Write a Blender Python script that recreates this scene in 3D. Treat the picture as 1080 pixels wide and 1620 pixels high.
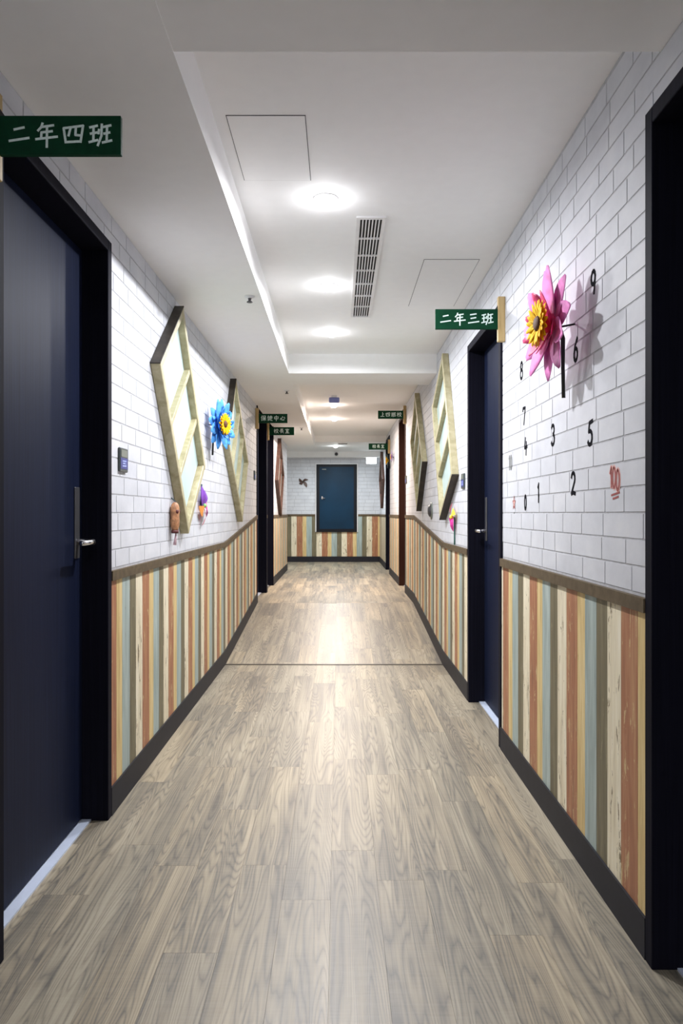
import bpy, bmesh, math, random
from mathutils import Matrix, Vector

random.seed(7)
scene = bpy.context.scene
col = scene.collection
for o in list(bpy.data.objects):
    bpy.data.objects.remove(o, do_unlink=True)

# ------------------------------------------------------------------ camera, world, exposure
F = 1150.0                    # focal length in pixels of the 1080 x 1620 frame
CX, CY = 536.0, 812.0         # vanishing point of the corridor
H = 1.15                      # eye height
cam_d = bpy.data.cameras.new('camera')
cam = bpy.data.objects.new('camera', cam_d)
col.objects.link(cam)
cam.location = (0, 0, H)
cam.rotation_euler = (math.pi / 2, 0, 0)
cam_d.sensor_fit = 'VERTICAL'
cam_d.sensor_height = 36.0
cam_d.lens = 36.0 * F / 1620.0
cam_d.shift_x = (540 - CX) / 1620.0
cam_d.shift_y = (CY - 810) / 1620.0
cam_d.clip_start = 0.05
scene.camera = cam

world = bpy.data.worlds.new('world')
scene.world = world
world.use_nodes = True
world.node_tree.nodes['Background'].inputs[0].default_value = (0.9, 0.95, 1, 1)
world.node_tree.nodes['Background'].inputs[1].default_value = 0.05

vs = scene.view_settings
vs.view_transform = 'Standard'
vs.look = 'None'
vs.gamma = 1.0
vs.use_curve_mapping = False
vs.exposure = 0.76
scene.cycles.max_bounces = 14
scene.cycles.diffuse_bounces = 12
scene.cycles.glossy_bounces = 4
scene.cycles.sample_clamp_indirect = 6.0

SIDE_GLOW = 0.035
LIGHT_NEAR = ((0.965, 0.965, 1.0), 16.5)
LIGHT_WARM = ((1.0, 0.83, 0.71), 32.0)
LIGHT_FAR = ((0.88, 0.96, 1.0), 24.0)

# ------------------------------------------------------------------ layout (metres; x right, y ahead, z up)
WL, WR = -0.874, 0.799        # wall faces left and right
Y0 = -2.5                     # corridor goes on behind the camera
RAMP0, RAMP1, UP = 5.52, 7.69, 0.20
YL_END, YB = 12.18, 14.2      # left wall ends at the side passage; back wall
CEIL, SOFF = 2.45, 2.292
SOFX = -0.41
XSIDE = -2.6                  # end of the side passage
DOOR_H = 2.175
BASE_H, RAIL0, RAIL1 = 0.107, 0.893, 0.930
LATE = 2.345                  # ceiling of the far lobby

def fz(y):
    if y <= RAMP0: return 0.0
    if y >= RAMP1: return UP
    return UP * (y - RAMP0) / (RAMP1 - RAMP0)

# (side, y0, y1, frame colour)
DOORS = [('L', 1.83, 2.76, 'navy'), ('R', 0.95, 1.871, 'navy'), ('R', 3.545, 4.46, 'navy'),
         ('L', 7.69, 8.71, 'navy'), ('L', 8.75, 9.60, 'navy'), ('R', 8.67, 9.58, 'brown'), ('R', 11.38, 12.28, 'navy')]

# ------------------------------------------------------------------ materials
MATS = {}
def new_mat(name):
    m = bpy.data.materials.new(name)
    m.use_nodes = True
    nt = m.node_tree
    b = nt.nodes['Principled BSDF']
    MATS[name] = m
    return m, nt, b

def plain(name, rgb, rough=0.5, metal=0.0, spec=0.5, emit=None, noise=0.04, nscale=18.0, bump=0.0):
    m, nt, b = new_mat(name)
    b.inputs['Roughness'].default_value = rough
    b.inputs['Metallic'].default_value = metal
    b.inputs['Specular IOR Level'].default_value = spec
    tc = nt.nodes.new('ShaderNodeNewGeometry')
    n = nt.nodes.new('ShaderNodeTexNoise')
    n.inputs['Scale'].default_value = nscale
    n.inputs['Detail'].default_value = 4
    nt.links.new(tc.outputs['Position'], n.inputs['Vector'])
    r = nt.nodes.new('ShaderNodeValToRGB')
    r.color_ramp.elements[0].position = 0.3
    r.color_ramp.elements[1].position = 0.7
    lo = tuple(max(0, c * (1 - noise)) for c in rgb)
    hi = tuple(min(1, c * (1 + noise)) for c in rgb)
    r.color_ramp.elements[0].color = (*lo, 1)
    r.color_ramp.elements[1].color = (*hi, 1)
    nt.links.new(n.outputs['Fac'], r.inputs['Fac'])
    nt.links.new(r.outputs['Color'], b.inputs['Base Color'])
    if bump:
        bp = nt.nodes.new('ShaderNodeBump')
        bp.inputs['Strength'].default_value = bump
        bp.inputs['Distance'].default_value = 0.002
        nt.links.new(n.outputs['Fac'], bp.inputs['Height'])
        nt.links.new(bp.outputs['Normal'], b.inputs['Normal'])
    if emit:
        b.inputs['Emission Color'].default_value = (*emit[0], 1)
        b.inputs['Emission Strength'].default_value = emit[1]
    return m

def ramp_node(nt, stops):
    r = nt.nodes.new('ShaderNodeValToRGB')
    e = r.color_ramp.elements
    while len(e) < len(stops): e.new(0.5)
    for k, (p, c) in enumerate(stops):
        e[k].position = p
        e[k].color = (*c, 1)
    return r

def mapping(nt, scale, add_random=False):
    g = nt.nodes.new('ShaderNodeNewGeometry')
    src = g.outputs['Position']
    if add_random:
        oi = nt.nodes.new('ShaderNodeObjectInfo')
        mul = nt.nodes.new('ShaderNodeMath'); mul.operation = 'MULTIPLY'; mul.inputs[1].default_value = 61.7
        nt.links.new(oi.outputs['Random'], mul.inputs[0])
        cmb = nt.nodes.new('ShaderNodeCombineXYZ')
        for k in range(3): nt.links.new(mul.outputs[0], cmb.inputs[k])
        va = nt.nodes.new('ShaderNodeVectorMath'); va.operation = 'ADD'
        nt.links.new(src, va.inputs[0]); nt.links.new(cmb.outputs[0], va.inputs[1])
        src = va.outputs[0]
    mp = nt.nodes.new('ShaderNodeVectorMath'); mp.operation = 'MULTIPLY'
    mp.inputs[1].default_value = scale
    nt.links.new(src, mp.inputs[0])
    return mp.outputs[0]

def noise_node(nt, vec, scale=1.0, detail=4, rough=0.55, dist=0.0):
    n = nt.nodes.new('ShaderNodeTexNoise')
    n.inputs['Scale'].default_value = scale
    n.inputs['Detail'].default_value = detail
    n.inputs['Roughness'].default_value = rough
    n.inputs['Distortion'].default_value = dist
    nt.links.new(vec, n.inputs['Vector'])
    return n.outputs['Fac']

def mathn(nt, op, a, b=None, clamp=False):
    n = nt.nodes.new('ShaderNodeMath'); n.operation = op; n.use_clamp = clamp
    for k, v in enumerate((a, b)):
        if v is None: continue
        if isinstance(v, (int, float)): n.inputs[k].default_value = v
        else: nt.links.new(v, n.inputs[k])
    return n.outputs[0]

def mixc(nt, fac, a, b, mode='MIX'):
    n = nt.nodes.new('ShaderNodeMix'); n.data_type = 'RGBA'; n.blend_type = mode
    for idx, v in ((0, fac), (6, a), (7, b)):
        if isinstance(v, (int, float)): n.inputs[idx].default_value = v
        elif isinstance(v, tuple): n.inputs[idx].default_value = (*v, 1)
        else: nt.links.new(v, n.inputs[idx])
    return n.outputs[2]

# weathered wainscot planks: streaks along the board, flaking paint
def plank_mat(name, base, dark, light, peel=None, peel_amt=0.0):
    m, nt, b = new_mat(name)
    b.inputs['Roughness'].default_value = 0.55
    v = mapping(nt, (38, 38, 3.0), True)
    s = noise_node(nt, v, 1.0, 6, 0.62, 0.6)
    r = ramp_node(nt, [(0.30, dark), (0.5, base), (0.72, light)])
    nt.links.new(s, r.inputs['Fac'])
    c = r.outputs['Color']
    v2 = mapping(nt, (90, 90, 9.0), True)
    s2 = noise_node(nt, v2, 1.0, 3, 0.6)
    fine = mathn(nt, 'MULTIPLY', mathn(nt, 'SUBTRACT', s2, 0.5), 0.5)
    c = mixc(nt, 1.0, c, mixc(nt, mathn(nt, 'ADD', fine, 0.5, True), (0.72, 0.7, 0.68), (1.22, 1.2, 1.18)), 'MULTIPLY')
    if peel:
        v3 = mapping(nt, (34, 34, 7.0), True)
        p = noise_node(nt, v3, 1.0, 7, 0.72, 0.8)
        f = mathn(nt, 'GREATER_THAN', p, 1.0 - peel_amt)
        c = mixc(nt, f, c, peel)
    nt.links.new(c, b.inputs['Base Color'])
    bp = nt.nodes.new('ShaderNodeBump'); bp.inputs['Strength'].default_value = 0.25; bp.inputs['Distance'].default_value = 0.002
    nt.links.new(s, bp.inputs['Height']); nt.links.new(bp.outputs['Normal'], b.inputs['Normal'])
    return m

plank_mat('plank_white', (0.80, 0.74, 0.56), (0.62, 0.55, 0.39), (0.90, 0.86, 0.72), (0.22, 0.17, 0.09), 0.405)
plank_mat('plank_brown', (0.39, 0.165, 0.085), (0.27, 0.115, 0.06), (0.50, 0.29, 0.15), (0.56, 0.42, 0.22), 0.40)
plank_mat('plank_yellow', (0.70, 0.54, 0.25), (0.52, 0.38, 0.16), (0.80, 0.67, 0.38), (0.45, 0.3, 0.12), 0.33)
plank_mat('plank_blue', (0.36, 0.45, 0.44), (0.26, 0.33, 0.32), (0.48, 0.57, 0.55), (0.20, 0.2, 0.15), 0.33)
plank_mat('plank_olive', (0.165, 0.145, 0.085), (0.11, 0.10, 0.06), (0.24, 0.22, 0.14), (0.30, 0.27, 0.17), 0.36)
PLANKS = [('plank_white', .105), ('plank_brown', .115), ('plank_yellow', .075), ('plank_blue', .105), ('plank_olive', .090)]

# vinyl wood planks of the floor
def floor_mat():
    m, nt, b = new_mat('floor_vinyl')
    v = mapping(nt, (8.0, 0.55, 1.0), True)
    n1 = noise_node(nt, v, 1.0, 2, 0.45, 0.0)
    rings = mathn(nt, 'SINE', mathn(nt, 'MULTIPLY', n1, 120.0))
    rings = mathn(nt, 'POWER', mathn(nt, 'ABSOLUTE', rings), 0.5)
    v2 = mapping(nt, (150, 2.2, 1.0), True)
    streak = noise_node(nt, v2, 1.0, 6, 0.65, 0.0)
    v2b = mapping(nt, (34, 1.0, 1.0), True)
    streak2 = noise_node(nt, v2b, 1.0, 5, 0.6, 0.1)
    v3 = mapping(nt, (7.0, 0.7, 1.0), True)
    broad = noise_node(nt, v3, 1.0, 3, 0.5)
    base = ramp_node(nt, [(0.38, (0.068, 0.064, 0.056)), (0.455, (0.150, 0.134, 0.103)), (0.525, (0.265, 0.226, 0.160)), (0.615, (0.40, 0.35, 0.255))])
    f = mathn(nt, 'ADD', mathn(nt, 'MULTIPLY', broad, 0.40), mathn(nt, 'MULTIPLY', streak, 0.25))
    f = mathn(nt, 'ADD', f, mathn(nt, 'MULTIPLY', streak2, 0.35))
    f = mathn(nt, 'ADD', f, mathn(nt, 'MULTIPLY', mathn(nt, 'SUBTRACT', rings, 0.80), 0.13))
    nt.links.new(f, base.inputs['Fac'])
    c = base.outputs['Color']
    # cool grey plank-to-plank variation
    oi = nt.nodes.new('ShaderNodeObjectInfo')
    tint = ramp_node(nt, [(0.0, (0.88, 0.91, 0.94)), (0.5, (1.0, 1.0, 1.0)), (1.0, (1.10, 1.06, 0.99))])
    nt.links.new(oi.outputs['Random'], tint.inputs['Fac'])
    c = mixc(nt, 1.0, c, tint.outputs['Color'], 'MULTIPLY')
    # fine saw marks across the board
    v4 = mapping(nt, (9, 160, 1.0), True)
    saw = noise_node(nt, v4, 1.0, 2, 0.5)
    c = mixc(nt, mathn(nt, 'MULTIPLY', saw, 0.22), c, (0.52, 0.47, 0.38))
    nt.links.new(c, b.inputs['Base Color'])
    b.inputs['Roughness'].default_value = 0.36
    b.inputs['Specular IOR Level'].default_value = 0.85
    rr = mathn(nt, 'MULTIPLY_ADD', streak, 0.14); rr.node.inputs[2].default_value = 0.36
    nt.links.new(rr, b.inputs['Roughness'])
    bp = nt.nodes.new('ShaderNodeBump'); bp.inputs['Strength'].default_value = 0.12; bp.inputs['Distance'].default_value = 0.001
    nt.links.new(streak, bp.inputs['Height']); nt.links.new(bp.outputs['Normal'], b.inputs['Normal'])
    return m
floor_mat()

def brick_mat():
    m, nt, b = new_mat('brick_white')
    b.inputs['Roughness'].default_value = 0.6
    v = mapping(nt, (5, 5, 7))
    n = noise_node(nt, v, 1.0, 5, 0.6)
    r = ramp_node(nt, [(0.3, (0.56, 0.575, 0.615)), (0.55, (0.635, 0.65, 0.69)), (0.75, (0.70, 0.71, 0.735))])
    nt.links.new(n, r.inputs['Fac'])
    oi = nt.nodes.new('ShaderNodeObjectInfo')
    t = ramp_node(nt, [(0.0, (0.94, 0.945, 0.955)), (1.0, (1.0, 1.0, 1.0))])
    nt.links.new(oi.outputs['Random'], t.inputs['Fac'])
    nt.links.new(mixc(nt, 1.0, r.outputs['Color'], t.outputs['Color'], 'MULTIPLY'), b.inputs['Base Color'])
    n2 = noise_node(nt, mapping(nt, (60, 60, 60)), 1.0, 4, 0.6)
    bp = nt.nodes.new('ShaderNodeBump'); bp.inputs['Strength'].default_value = 0.15; bp.inputs['Distance'].default_value = 0.002
    nt.links.new(n2, bp.inputs['Height']); nt.links.new(bp.outputs['Normal'], b.inputs['Normal'])
brick_mat()
plain('mortar', (0.45, 0.455, 0.48), 0.8, noise=0.15, nscale=40)
plain('ceiling_paint', (0.93, 0.93, 0.93), 0.7, spec=0.2, noise=0.01)
plain('rail_wood', (0.105, 0.078, 0.046), 0.6, spec=0.2, noise=0.25, nscale=30)
plain('baseboard_black', (0.020, 0.020, 0.026), 0.6, spec=0.2, noise=0.1)
plain('floor_base', (0.10, 0.09, 0.075), 0.7)
plain('strip_dark', (0.06, 0.05, 0.04), 0.4)
plain('threshold_metal', (0.62, 0.70, 0.86), 0.35, spec=0.6)

def door_mat(name, rgb, rough):
    m, nt, b = new_mat(name)
    v = mapping(nt, (120, 120, 2.5), True)
    n = noise_node(nt, v, 1.0, 5, 0.6)
    lo = tuple(c * 0.75 for c in rgb); hi = tuple(c * 1.25 for c in rgb)
    r = ramp_node(nt, [(0.3, lo), (0.7, hi)])
    nt.links.new(n, r.inputs['Fac']); nt.links.new(r.outputs['Color'], b.inputs['Base Color'])
    b.inputs['Roughness'].default_value = rough
    b.inputs['Specular IOR Level'].default_value = 0.09 if 'door' in name else 0.05
    b.inputs['Specular Tint'].default_value = (0.75, 0.82, 1.0, 1)
    bp = nt.nodes.new('ShaderNodeBump'); bp.inputs['Strength'].default_value = 0.1; bp.inputs['Distance'].default_value = 0.001
    nt.links.new(n, bp.inputs['Height']); nt.links.new(bp.outputs['Normal'], b.inputs['Normal'])
door_mat('door_navy', (0.009, 0.013, 0.034), 0.5)
door_mat('frame_navy', (0.009, 0.009, 0.016), 0.6)
door_mat('door_brown', (0.035, 0.017, 0.012), 0.4)
door_mat('frame_brown', (0.045, 0.020, 0.014), 0.4)
plain('steel', (0.72, 0.72, 0.74), 0.22, metal=1.0)
plain('steel_dark', (0.07, 0.07, 0.08), 0.35, metal=0.6)
plain('plate_steel', (0.16, 0.16, 0.17), 0.4, metal=0.7)
plain('sign_green', (0.001, 0.042, 0.017), 0.6, spec=0.15, noise=0.12, nscale=60)
plain('chalk', (0.74, 0.88, 0.84), 0.8, noise=0.1, nscale=150)

def wood(name, a, b_, c_, axis=(30, 30, 4)):
    m, nt, b = new_mat(name)
    n = noise_node(nt, mapping(nt, axis, True), 1.0, 5, 0.6, 0.8)
    r = ramp_node(nt, [(0.3, a), (0.5, b_), (0.72, c_)])
    nt.links.new(n, r.inputs['Fac']); nt.links.new(r.outputs['Color'], b.inputs['Base Color'])
    b.inputs['Roughness'].default_value = 0.5
wood('post_wood', (0.34, 0.23, 0.09), (0.52, 0.37, 0.16), (0.62, 0.47, 0.24))
wood('pale_wood', (0.33, 0.29, 0.16), (0.44, 0.395, 0.24), (0.55, 0.51, 0.34), (14, 14, 14))
wood('dark_wood', (0.018, 0.014, 0.010), (0.030, 0.024, 0.017), (0.06, 0.048, 0.034), (14, 14, 14))
wood('red_wood', (0.05, 0.024, 0.018), (0.08, 0.038, 0.028), (0.12, 0.06, 0.045), (14, 14, 14))
plain('pane_frost', (0.50, 0.63, 0.62), 0.45, noise=0.05, nscale=9)
plain('digit_black', (0.010, 0.010, 0.014), 0.9, spec=0.05)
plain('digit_grey', (0.20, 0.21, 0.21), 0.5)
plain('sticker_red', (0.30, 0.045, 0.04), 0.5)
plain('sticker_pink', (0.82, 0.47, 0.42), 0.5)
plain('white_plastic', (0.80, 0.80, 0.81), 0.4)
plain('slot_black', (0.006, 0.006, 0.007), 0.8)
plain('seam_dark', (0.10, 0.10, 0.11), 0.8)
plain('lamp_lens', (0.9, 0.9, 0.9), 0.4, emit=((1, 1, 1), 9.0))
plain('exit_lens', (0.9, 0.95, 0.95), 0.4, emit=((0.86, 0.97, 1.0), 5.0))
plain('lavender_plastic', (0.22, 0.26, 0.62), 0.35)
plain('sprinkler_metal', (0.10, 0.10, 0.11), 0.4, metal=0.5)
plain('panel_blue', (0.001, 0.024, 0.055), 0.5, spec=0.2, noise=0.2, nscale=3)
plain('panel_black', (0.006, 0.007, 0.011), 0.5, spec=0.2)
plain('plate_dark', (0.05, 0.065, 0.065), 0.35)
plain('plate_grey', (0.17, 0.19, 0.16), 0.3)
plain('plate_blue', (0.03, 0.045, 0.24), 0.3)
plain('plate_mark', (0.38, 0.45, 0.85), 0.5)
plain('pink_petal', (0.80, 0.25, 0.58), 0.65, spec=0.2, noise=0.25, nscale=30)
plain('magenta_petal', (0.70, 0.035, 0.16), 0.5, noise=0.3, nscale=30)
plain('yellow_petal', (0.95, 0.52, 0.0), 0.7, spec=0.2, noise=0.15, nscale=40)
plain('blue_petal', (0.02, 0.20, 0.72), 0.5, noise=0.35, nscale=30)
plain('light_blue_petal', (0.09, 0.34, 0.82), 0.6, spec=0.2, noise=0.3, nscale=30)
plain('violet_petal', (0.42, 0.30, 0.55), 0.5, noise=0.3, nscale=30)
plain('flower_heart', (0.10, 0.035, 0.008), 0.7, noise=0.4, nscale=90)
plain('stem_black', (0.010, 0.012, 0.012), 0.5)
plain('leaf_green', (0.012, 0.035, 0.015), 0.5, noise=0.3)
plain('stick_green', (0.02, 0.16, 0.13), 0.5)
plain('stick_dark', (0.015, 0.05, 0.07), 0.5)
plain('paper_magenta', (0.62, 0.03, 0.30), 0.5)
plain('paper_red', (0.66, 0.08, 0.14), 0.5)
plain('paper_yellow', (0.95, 0.75, 0.05), 0.5)
plain('paper_orange', (0.92, 0.36, 0.08), 0.5)
plain('paper_purple', (0.19, 0.05, 0.40), 0.5)
plain('paper_green', (0.25, 0.62, 0.20), 0.5)
plain('carved_brown', (0.40, 0.19, 0.09), 0.6, noise=0.45, nscale=60)
plain('carved_dark', (0.10, 0.02, 0.02), 0.6)
plain('thread_pink', (0.62, 0.42, 0.48), 0.7)
plain('hat_black', (0.05, 0.05, 0.055), 0.4)

# ------------------------------------------------------------------ mesh helpers
def bm_box(bm, lo, hi):
    vs_ = [bm.verts.new((x, y, z)) for x in (lo[0], hi[0]) for y in (lo[1], hi[1]) for z in (lo[2], hi[2])]
    for f in ((0, 1, 3, 2), (4, 6, 7, 5), (0, 4, 5, 1), (2, 3, 7, 6), (0, 2, 6, 4), (1, 5, 7, 3)):
        bm.faces.new([vs_[k] for k in f])

def bm_prism(bm, quad, axis, a, b):
    """extrude a polygon given in the two other axes along axis from a to b"""
    def pt(p, t):
        q = list(p); q.insert(axis, t); return q
    A = [bm.verts.new(pt(p, a)) for p in quad]
    B = [bm.verts.new(pt(p, b)) for p in quad]
    n = len(quad)
    bm.faces.new(A); bm.faces.new(B[::-1])
    for k in range(n):
        bm.faces.new((A[k], B[k], B[(k + 1) % n], A[(k + 1) % n]))

def mesh_of(bm, name, mat, smooth=False, bevel=0.0):
    bmesh.ops.recalc_face_normals(bm, faces=bm.faces)
    if bevel:
        bmesh.ops.bevel(bm, geom=list(bm.edges), offset=bevel, segments=1, affect='EDGES', clamp_overlap=True)
    me = bpy.data.meshes.new(name)
    bm.to_mesh(me); bm.free()
    if mat: me.materials.append(MATS[mat])
    if smooth:
        for p in me.polygons: p.use_smooth = True
    return me

def link(name, me, parent=None, **props):
    o = bpy.data.objects.new(name, me)
    col.objects.link(o)
    if parent is not None: o.parent = parent
    for k, v in props.items(): o[k] = v
    return o

def boxobj(name, lo, hi, mat, parent=None, bevel=0.0, **props):
    bm = bmesh.new(); bm_box(bm, lo, hi)
    return link(name, mesh_of(bm, name, mat, bevel=bevel), parent, **props)

def thing(name, label, cat, matrix=None, group=None):
    o = bpy.data.objects.new(name, None)
    o.empty_display_size = 0.05
    col.objects.link(o)
    if matrix is not None: o.matrix_world = matrix
    o['label'] = label; o['category'] = cat
    if group: o['group'] = group
    return o

def lathe(prof, n=20, axis='Z'):
    bm = bmesh.new()
    rings = []
    for r, z in prof:
        if r < 1e-6: rings.append([bm.verts.new((0, 0, z))])
        else: rings.append([bm.verts.new((r * math.cos(2 * math.pi * k / n), r * math.sin(2 * math.pi * k / n), z)) for k in range(n)])
    for a, b in zip(rings, rings[1:]):
        for k in range(n):
            k2 = (k + 1) % n
            if len(a) == 1 and len(b) == 1: continue
            if len(a) == 1: bm.faces.new((a[0], b[k], b[k2]))
            elif len(b) == 1: bm.faces.new((a[k], b[0], a[k2]))
            else: bm.faces.new((a[k], b[k], b[k2], a[k2]))
    return bm

def tube(points, radii, n=8, caps=True):
    bm = bmesh.new()
    pts = [Vector(p) for p in points]
    if not isinstance(radii, (list, tuple)): radii = [radii] * len(pts)
    rings = []
    for i, p in enumerate(pts):
        d = (pts[min(i + 1, len(pts) - 1)] - pts[max(i - 1, 0)]).normalized()
        up = Vector((0, 0, 1)) if abs(d.z) < 0.9 else Vector((1, 0, 0))
        u = d.cross(up).normalized(); v = d.cross(u).normalized()
        rings.append([bm.verts.new(p + radii[i] * (math.cos(2 * math.pi * k / n) * u + math.sin(2 * math.pi * k / n) * v)) for k in range(n)])
    for a, b in zip(rings, rings[1:]):
        for k in range(n): bm.faces.new((a[k], a[(k + 1) % n], b[(k + 1) % n], b[k]))
    if caps:
        bm.faces.new(rings[0]); bm.faces.new(rings[-1][::-1])
    return bm

def wall_matrix(side, y, z, d=0.0):
    """local z points off the wall into the corridor, local y up, local x to the right as one faces the wall"""
    if side == 'L':
        m = Matrix(((0, 0, 1, WL + d), (1, 0, 0, y), (0, 1, 0, z), (0, 0, 0, 1)))
    elif side == 'R':
        m = Matrix(((0, 0, -1, WR - d), (-1, 0, 0, y), (0, 1, 0, z), (0, 0, 0, 1)))
    else:   # back wall
        m = Matrix(((1, 0, 0, y), (0, 0, -1, YB - d), (0, 1, 0, z), (0, 0, 0, 1)))
    return m

def on_wall(px, py, side, d=0.0):
    """pixel of the photograph to (y, z) on the plane d metres off a side wall"""
    w = (abs(WL) if side == 'L' else WR) - d
    y = w * F / abs(px - CX)
    return y, H - (py - CY) * y / F

def X(side, d):
    return WL + d if side == 'L' else WR - d

def side_box(bm, side, d0, d1, y0, y1, z0, z1):
    xs = sorted((X(side, d0), X(side, d1)))
    bm_box(bm, (xs[0], y0, z0), (xs[1], y1, z1))

def cut_y(y0, y1, holes):
    segs = [(y0, y1)]
    for a, b in holes:
        nxt = []
        for s, e in segs:
            if b <= s or a >= e: nxt.append((s, e)); continue
            if a > s: nxt.append((s, a))
            if b < e: nxt.append((b, e))
        segs = nxt
    return segs

# ------------------------------------------------------------------ walls, bricks, planks, rails, baseboards
BR_H, JOINT, BR_T = 0.0715, 0.006, 0.0014
unit = bmesh.new(); bm_box(unit, (-.5, -.5, -.5), (.5, .5, .5))
BRICK_MESH = mesh_of(unit, 'brick', 'brick_white', bevel=0.02)
PLANK_MESH = {}
for nm, _ in PLANKS:
    u = bmesh.new(); bm_box(u, (-.5, -.5, -.5), (.5, .5, .5))
    PLANK_MESH[nm] = mesh_of(u, 'plank', nm, bevel=0.012)

def proj_area(y, z, w, h, x):
    if y < 0.3: return 0
    px = CX + F * x / y; py = CY - F * (z - H) / y
    if px < -15 or px > 1095 or py < -15 or py > 1635: return 0
    return (h * F / y) * abs(F * x / (y - w / 2) - F * x / (y + w / 2))

def build_side(side):
    W = X(side, 0)
    yend = YL_END if side == 'L' else YB
    holes = [(a, b) for s, a, b, _ in DOORS if s == side]
    top = CEIL
    bm = bmesh.new()
    for a, b in cut_y(Y0, yend, holes):
        side_box(bm, side, -0.14, 0, a, b, -0.05, top + 0.1)
    for a, b in holes:
        side_box(bm, side, -0.14, 0, a, b, fz((a + b) / 2) + DOOR_H, top + 0.1)
    wname = 'wall_left' if side == 'L' else 'wall_right'
    wall = link(wname, mesh_of(bm, wname, 'mortar'), None, kind='structure',
                label=('left' if side == 'L' else 'right') + ' corridor wall of white brick above striped weathered planks')
    # bricks
    rnd = random.Random(11 if side == 'L' else 23)
    bricks = []
    ztop = (SOFF if side == 'L' else CEIL) - 0.002
    z = RAIL1 + 0.01
    row = 0
    while z < ztop - 0.01:
        z1 = min(z + BR_H - JOINT, ztop)
        y = 0.25 + rnd.random() * 0.15
        while y < yend - 0.01:
            L = rnd.choice((0.185, 0.19, 0.195, 0.2, 0.2, 0.145, 0.24, 0.29))
            e = min(y + L - JOINT, yend)
            hl = []
            for a, b in holes:
                dt = fz((a + b) / 2) + DOOR_H
                if z1 > dt + 0.004 and z < dt:
                    for s, t in [(max(y, a), min(e, b))]:
                        if t - s > 0.015: bricks.append((s, t, dt + 0.002, z1))
                    hl.append((a, b))
                elif z < dt: hl.append((a, b))
            for s, t in cut_y(y, e, hl):
                if t - s > 0.015 and z1 > fz((s + t) / 2) + RAIL1 - 0.005:
                    bricks.append((s, t, z, z1))
            y += L
        z += BR_H; row += 1
    bricks.sort(key=lambda q: -proj_area((q[0] + q[1]) / 2, (q[2] + q[3]) / 2, q[1] - q[0], q[3] - q[2], W))
    xc = X(side, BR_T / 2)
    for s, t, a, b in bricks[:300]:
        o = link('brick', BRICK_MESH, wall)
        o.location = (xc, (s + t) / 2, (a + b) / 2); o.scale = (BR_T, t - s, b - a)
    bm = bmesh.new()
    for s, t, a, b in bricks[300:]:
        side_box(bm, side, 0, BR_T, s, t, a, b)
    link('brick_field', mesh_of(bm, 'brick_field', 'brick_white'), wall, kind='stuff')
    # wainscot planks
    per = sum(w for _, w in PLANKS)
    if side == 'L': start, sgn = 3.108, 1
    else: start, sgn = 2.64, -1
    edges = []
    for k in range(-40, 40):
        p = start + sgn * k * per
        for nm, w in PLANKS:
            q = p + sgn * w
            edges.append((min(p, q), max(p, q), nm)); p = q
    for a, b, nm in edges:
        if b < 0.4 or a > yend: continue
        for s, t in cut_y(max(a, 0.4), min(b, yend), holes):
            if t - s < 0.006: continue
            s2, t2 = s + 0.0008, t - 0.0008
            th = 0.006
            zA, zB = fz(s2), fz(t2)
            if abs(zA - zB) < 1e-6:
                o = link('plank', PLANK_MESH[nm], wall)
                lo, hi = zA + BASE_H - 0.02, zA + RAIL0 + 0.01
                o.location = (X(side, th / 2), (s2 + t2) / 2, (lo + hi) / 2); o.scale = (th, t2 - s2, hi - lo)
            else:
                bm = bmesh.new()
                xs = sorted((X(side, 0), X(side, th)))
                quad = [(s2, zA + BASE_H - .02), (t2, zB + BASE_H - .02), (t2, zB + RAIL0 + .01), (s2, zA + RAIL0 + .01)]
                bm_prism(bm, quad, 0, xs[0], xs[1])
                link('plank', mesh_of(bm, 'plank', nm), wall)
    # rail and baseboard follow the ramp
    def strip(name, z0, z1, th, mat, y_from, **pr):
        bm = bmesh.new()
        for a, b in cut_y(y_from, yend, holes):
            brk = [a] + [q for q in (RAMP0, RAMP1) if a < q < b] + [b]
            for s, t in zip(brk, brk[1:]):
                xs = sorted((X(side, 0), X(side, th)))
                bm_prism(bm, [(s, fz(s) + z0), (t, fz(t) + z0), (t, fz(t) + z1), (s, fz(s) + z1)], 0, xs[0], xs[1])
        return link(name, mesh_of(bm, name, mat), None, kind='structure', **pr)
    strip('trim_1' if side == 'L' else 'trim_2', RAIL0, RAIL1, 0.016, 'rail_wood', Y0,
          label='brown wooden chair rail along the ' + ('left' if side == 'L' else 'right') + ' wall')
    strip('baseboard_left' if side == 'L' else 'baseboard_right', 0.0, BASE_H, 0.013, 'baseboard_black', Y0,
          label='black baseboard along the ' + ('left' if side == 'L' else 'right') + ' wall')
    return wall

wall_left = build_side('L')
wall_right = build_side('R')

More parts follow.
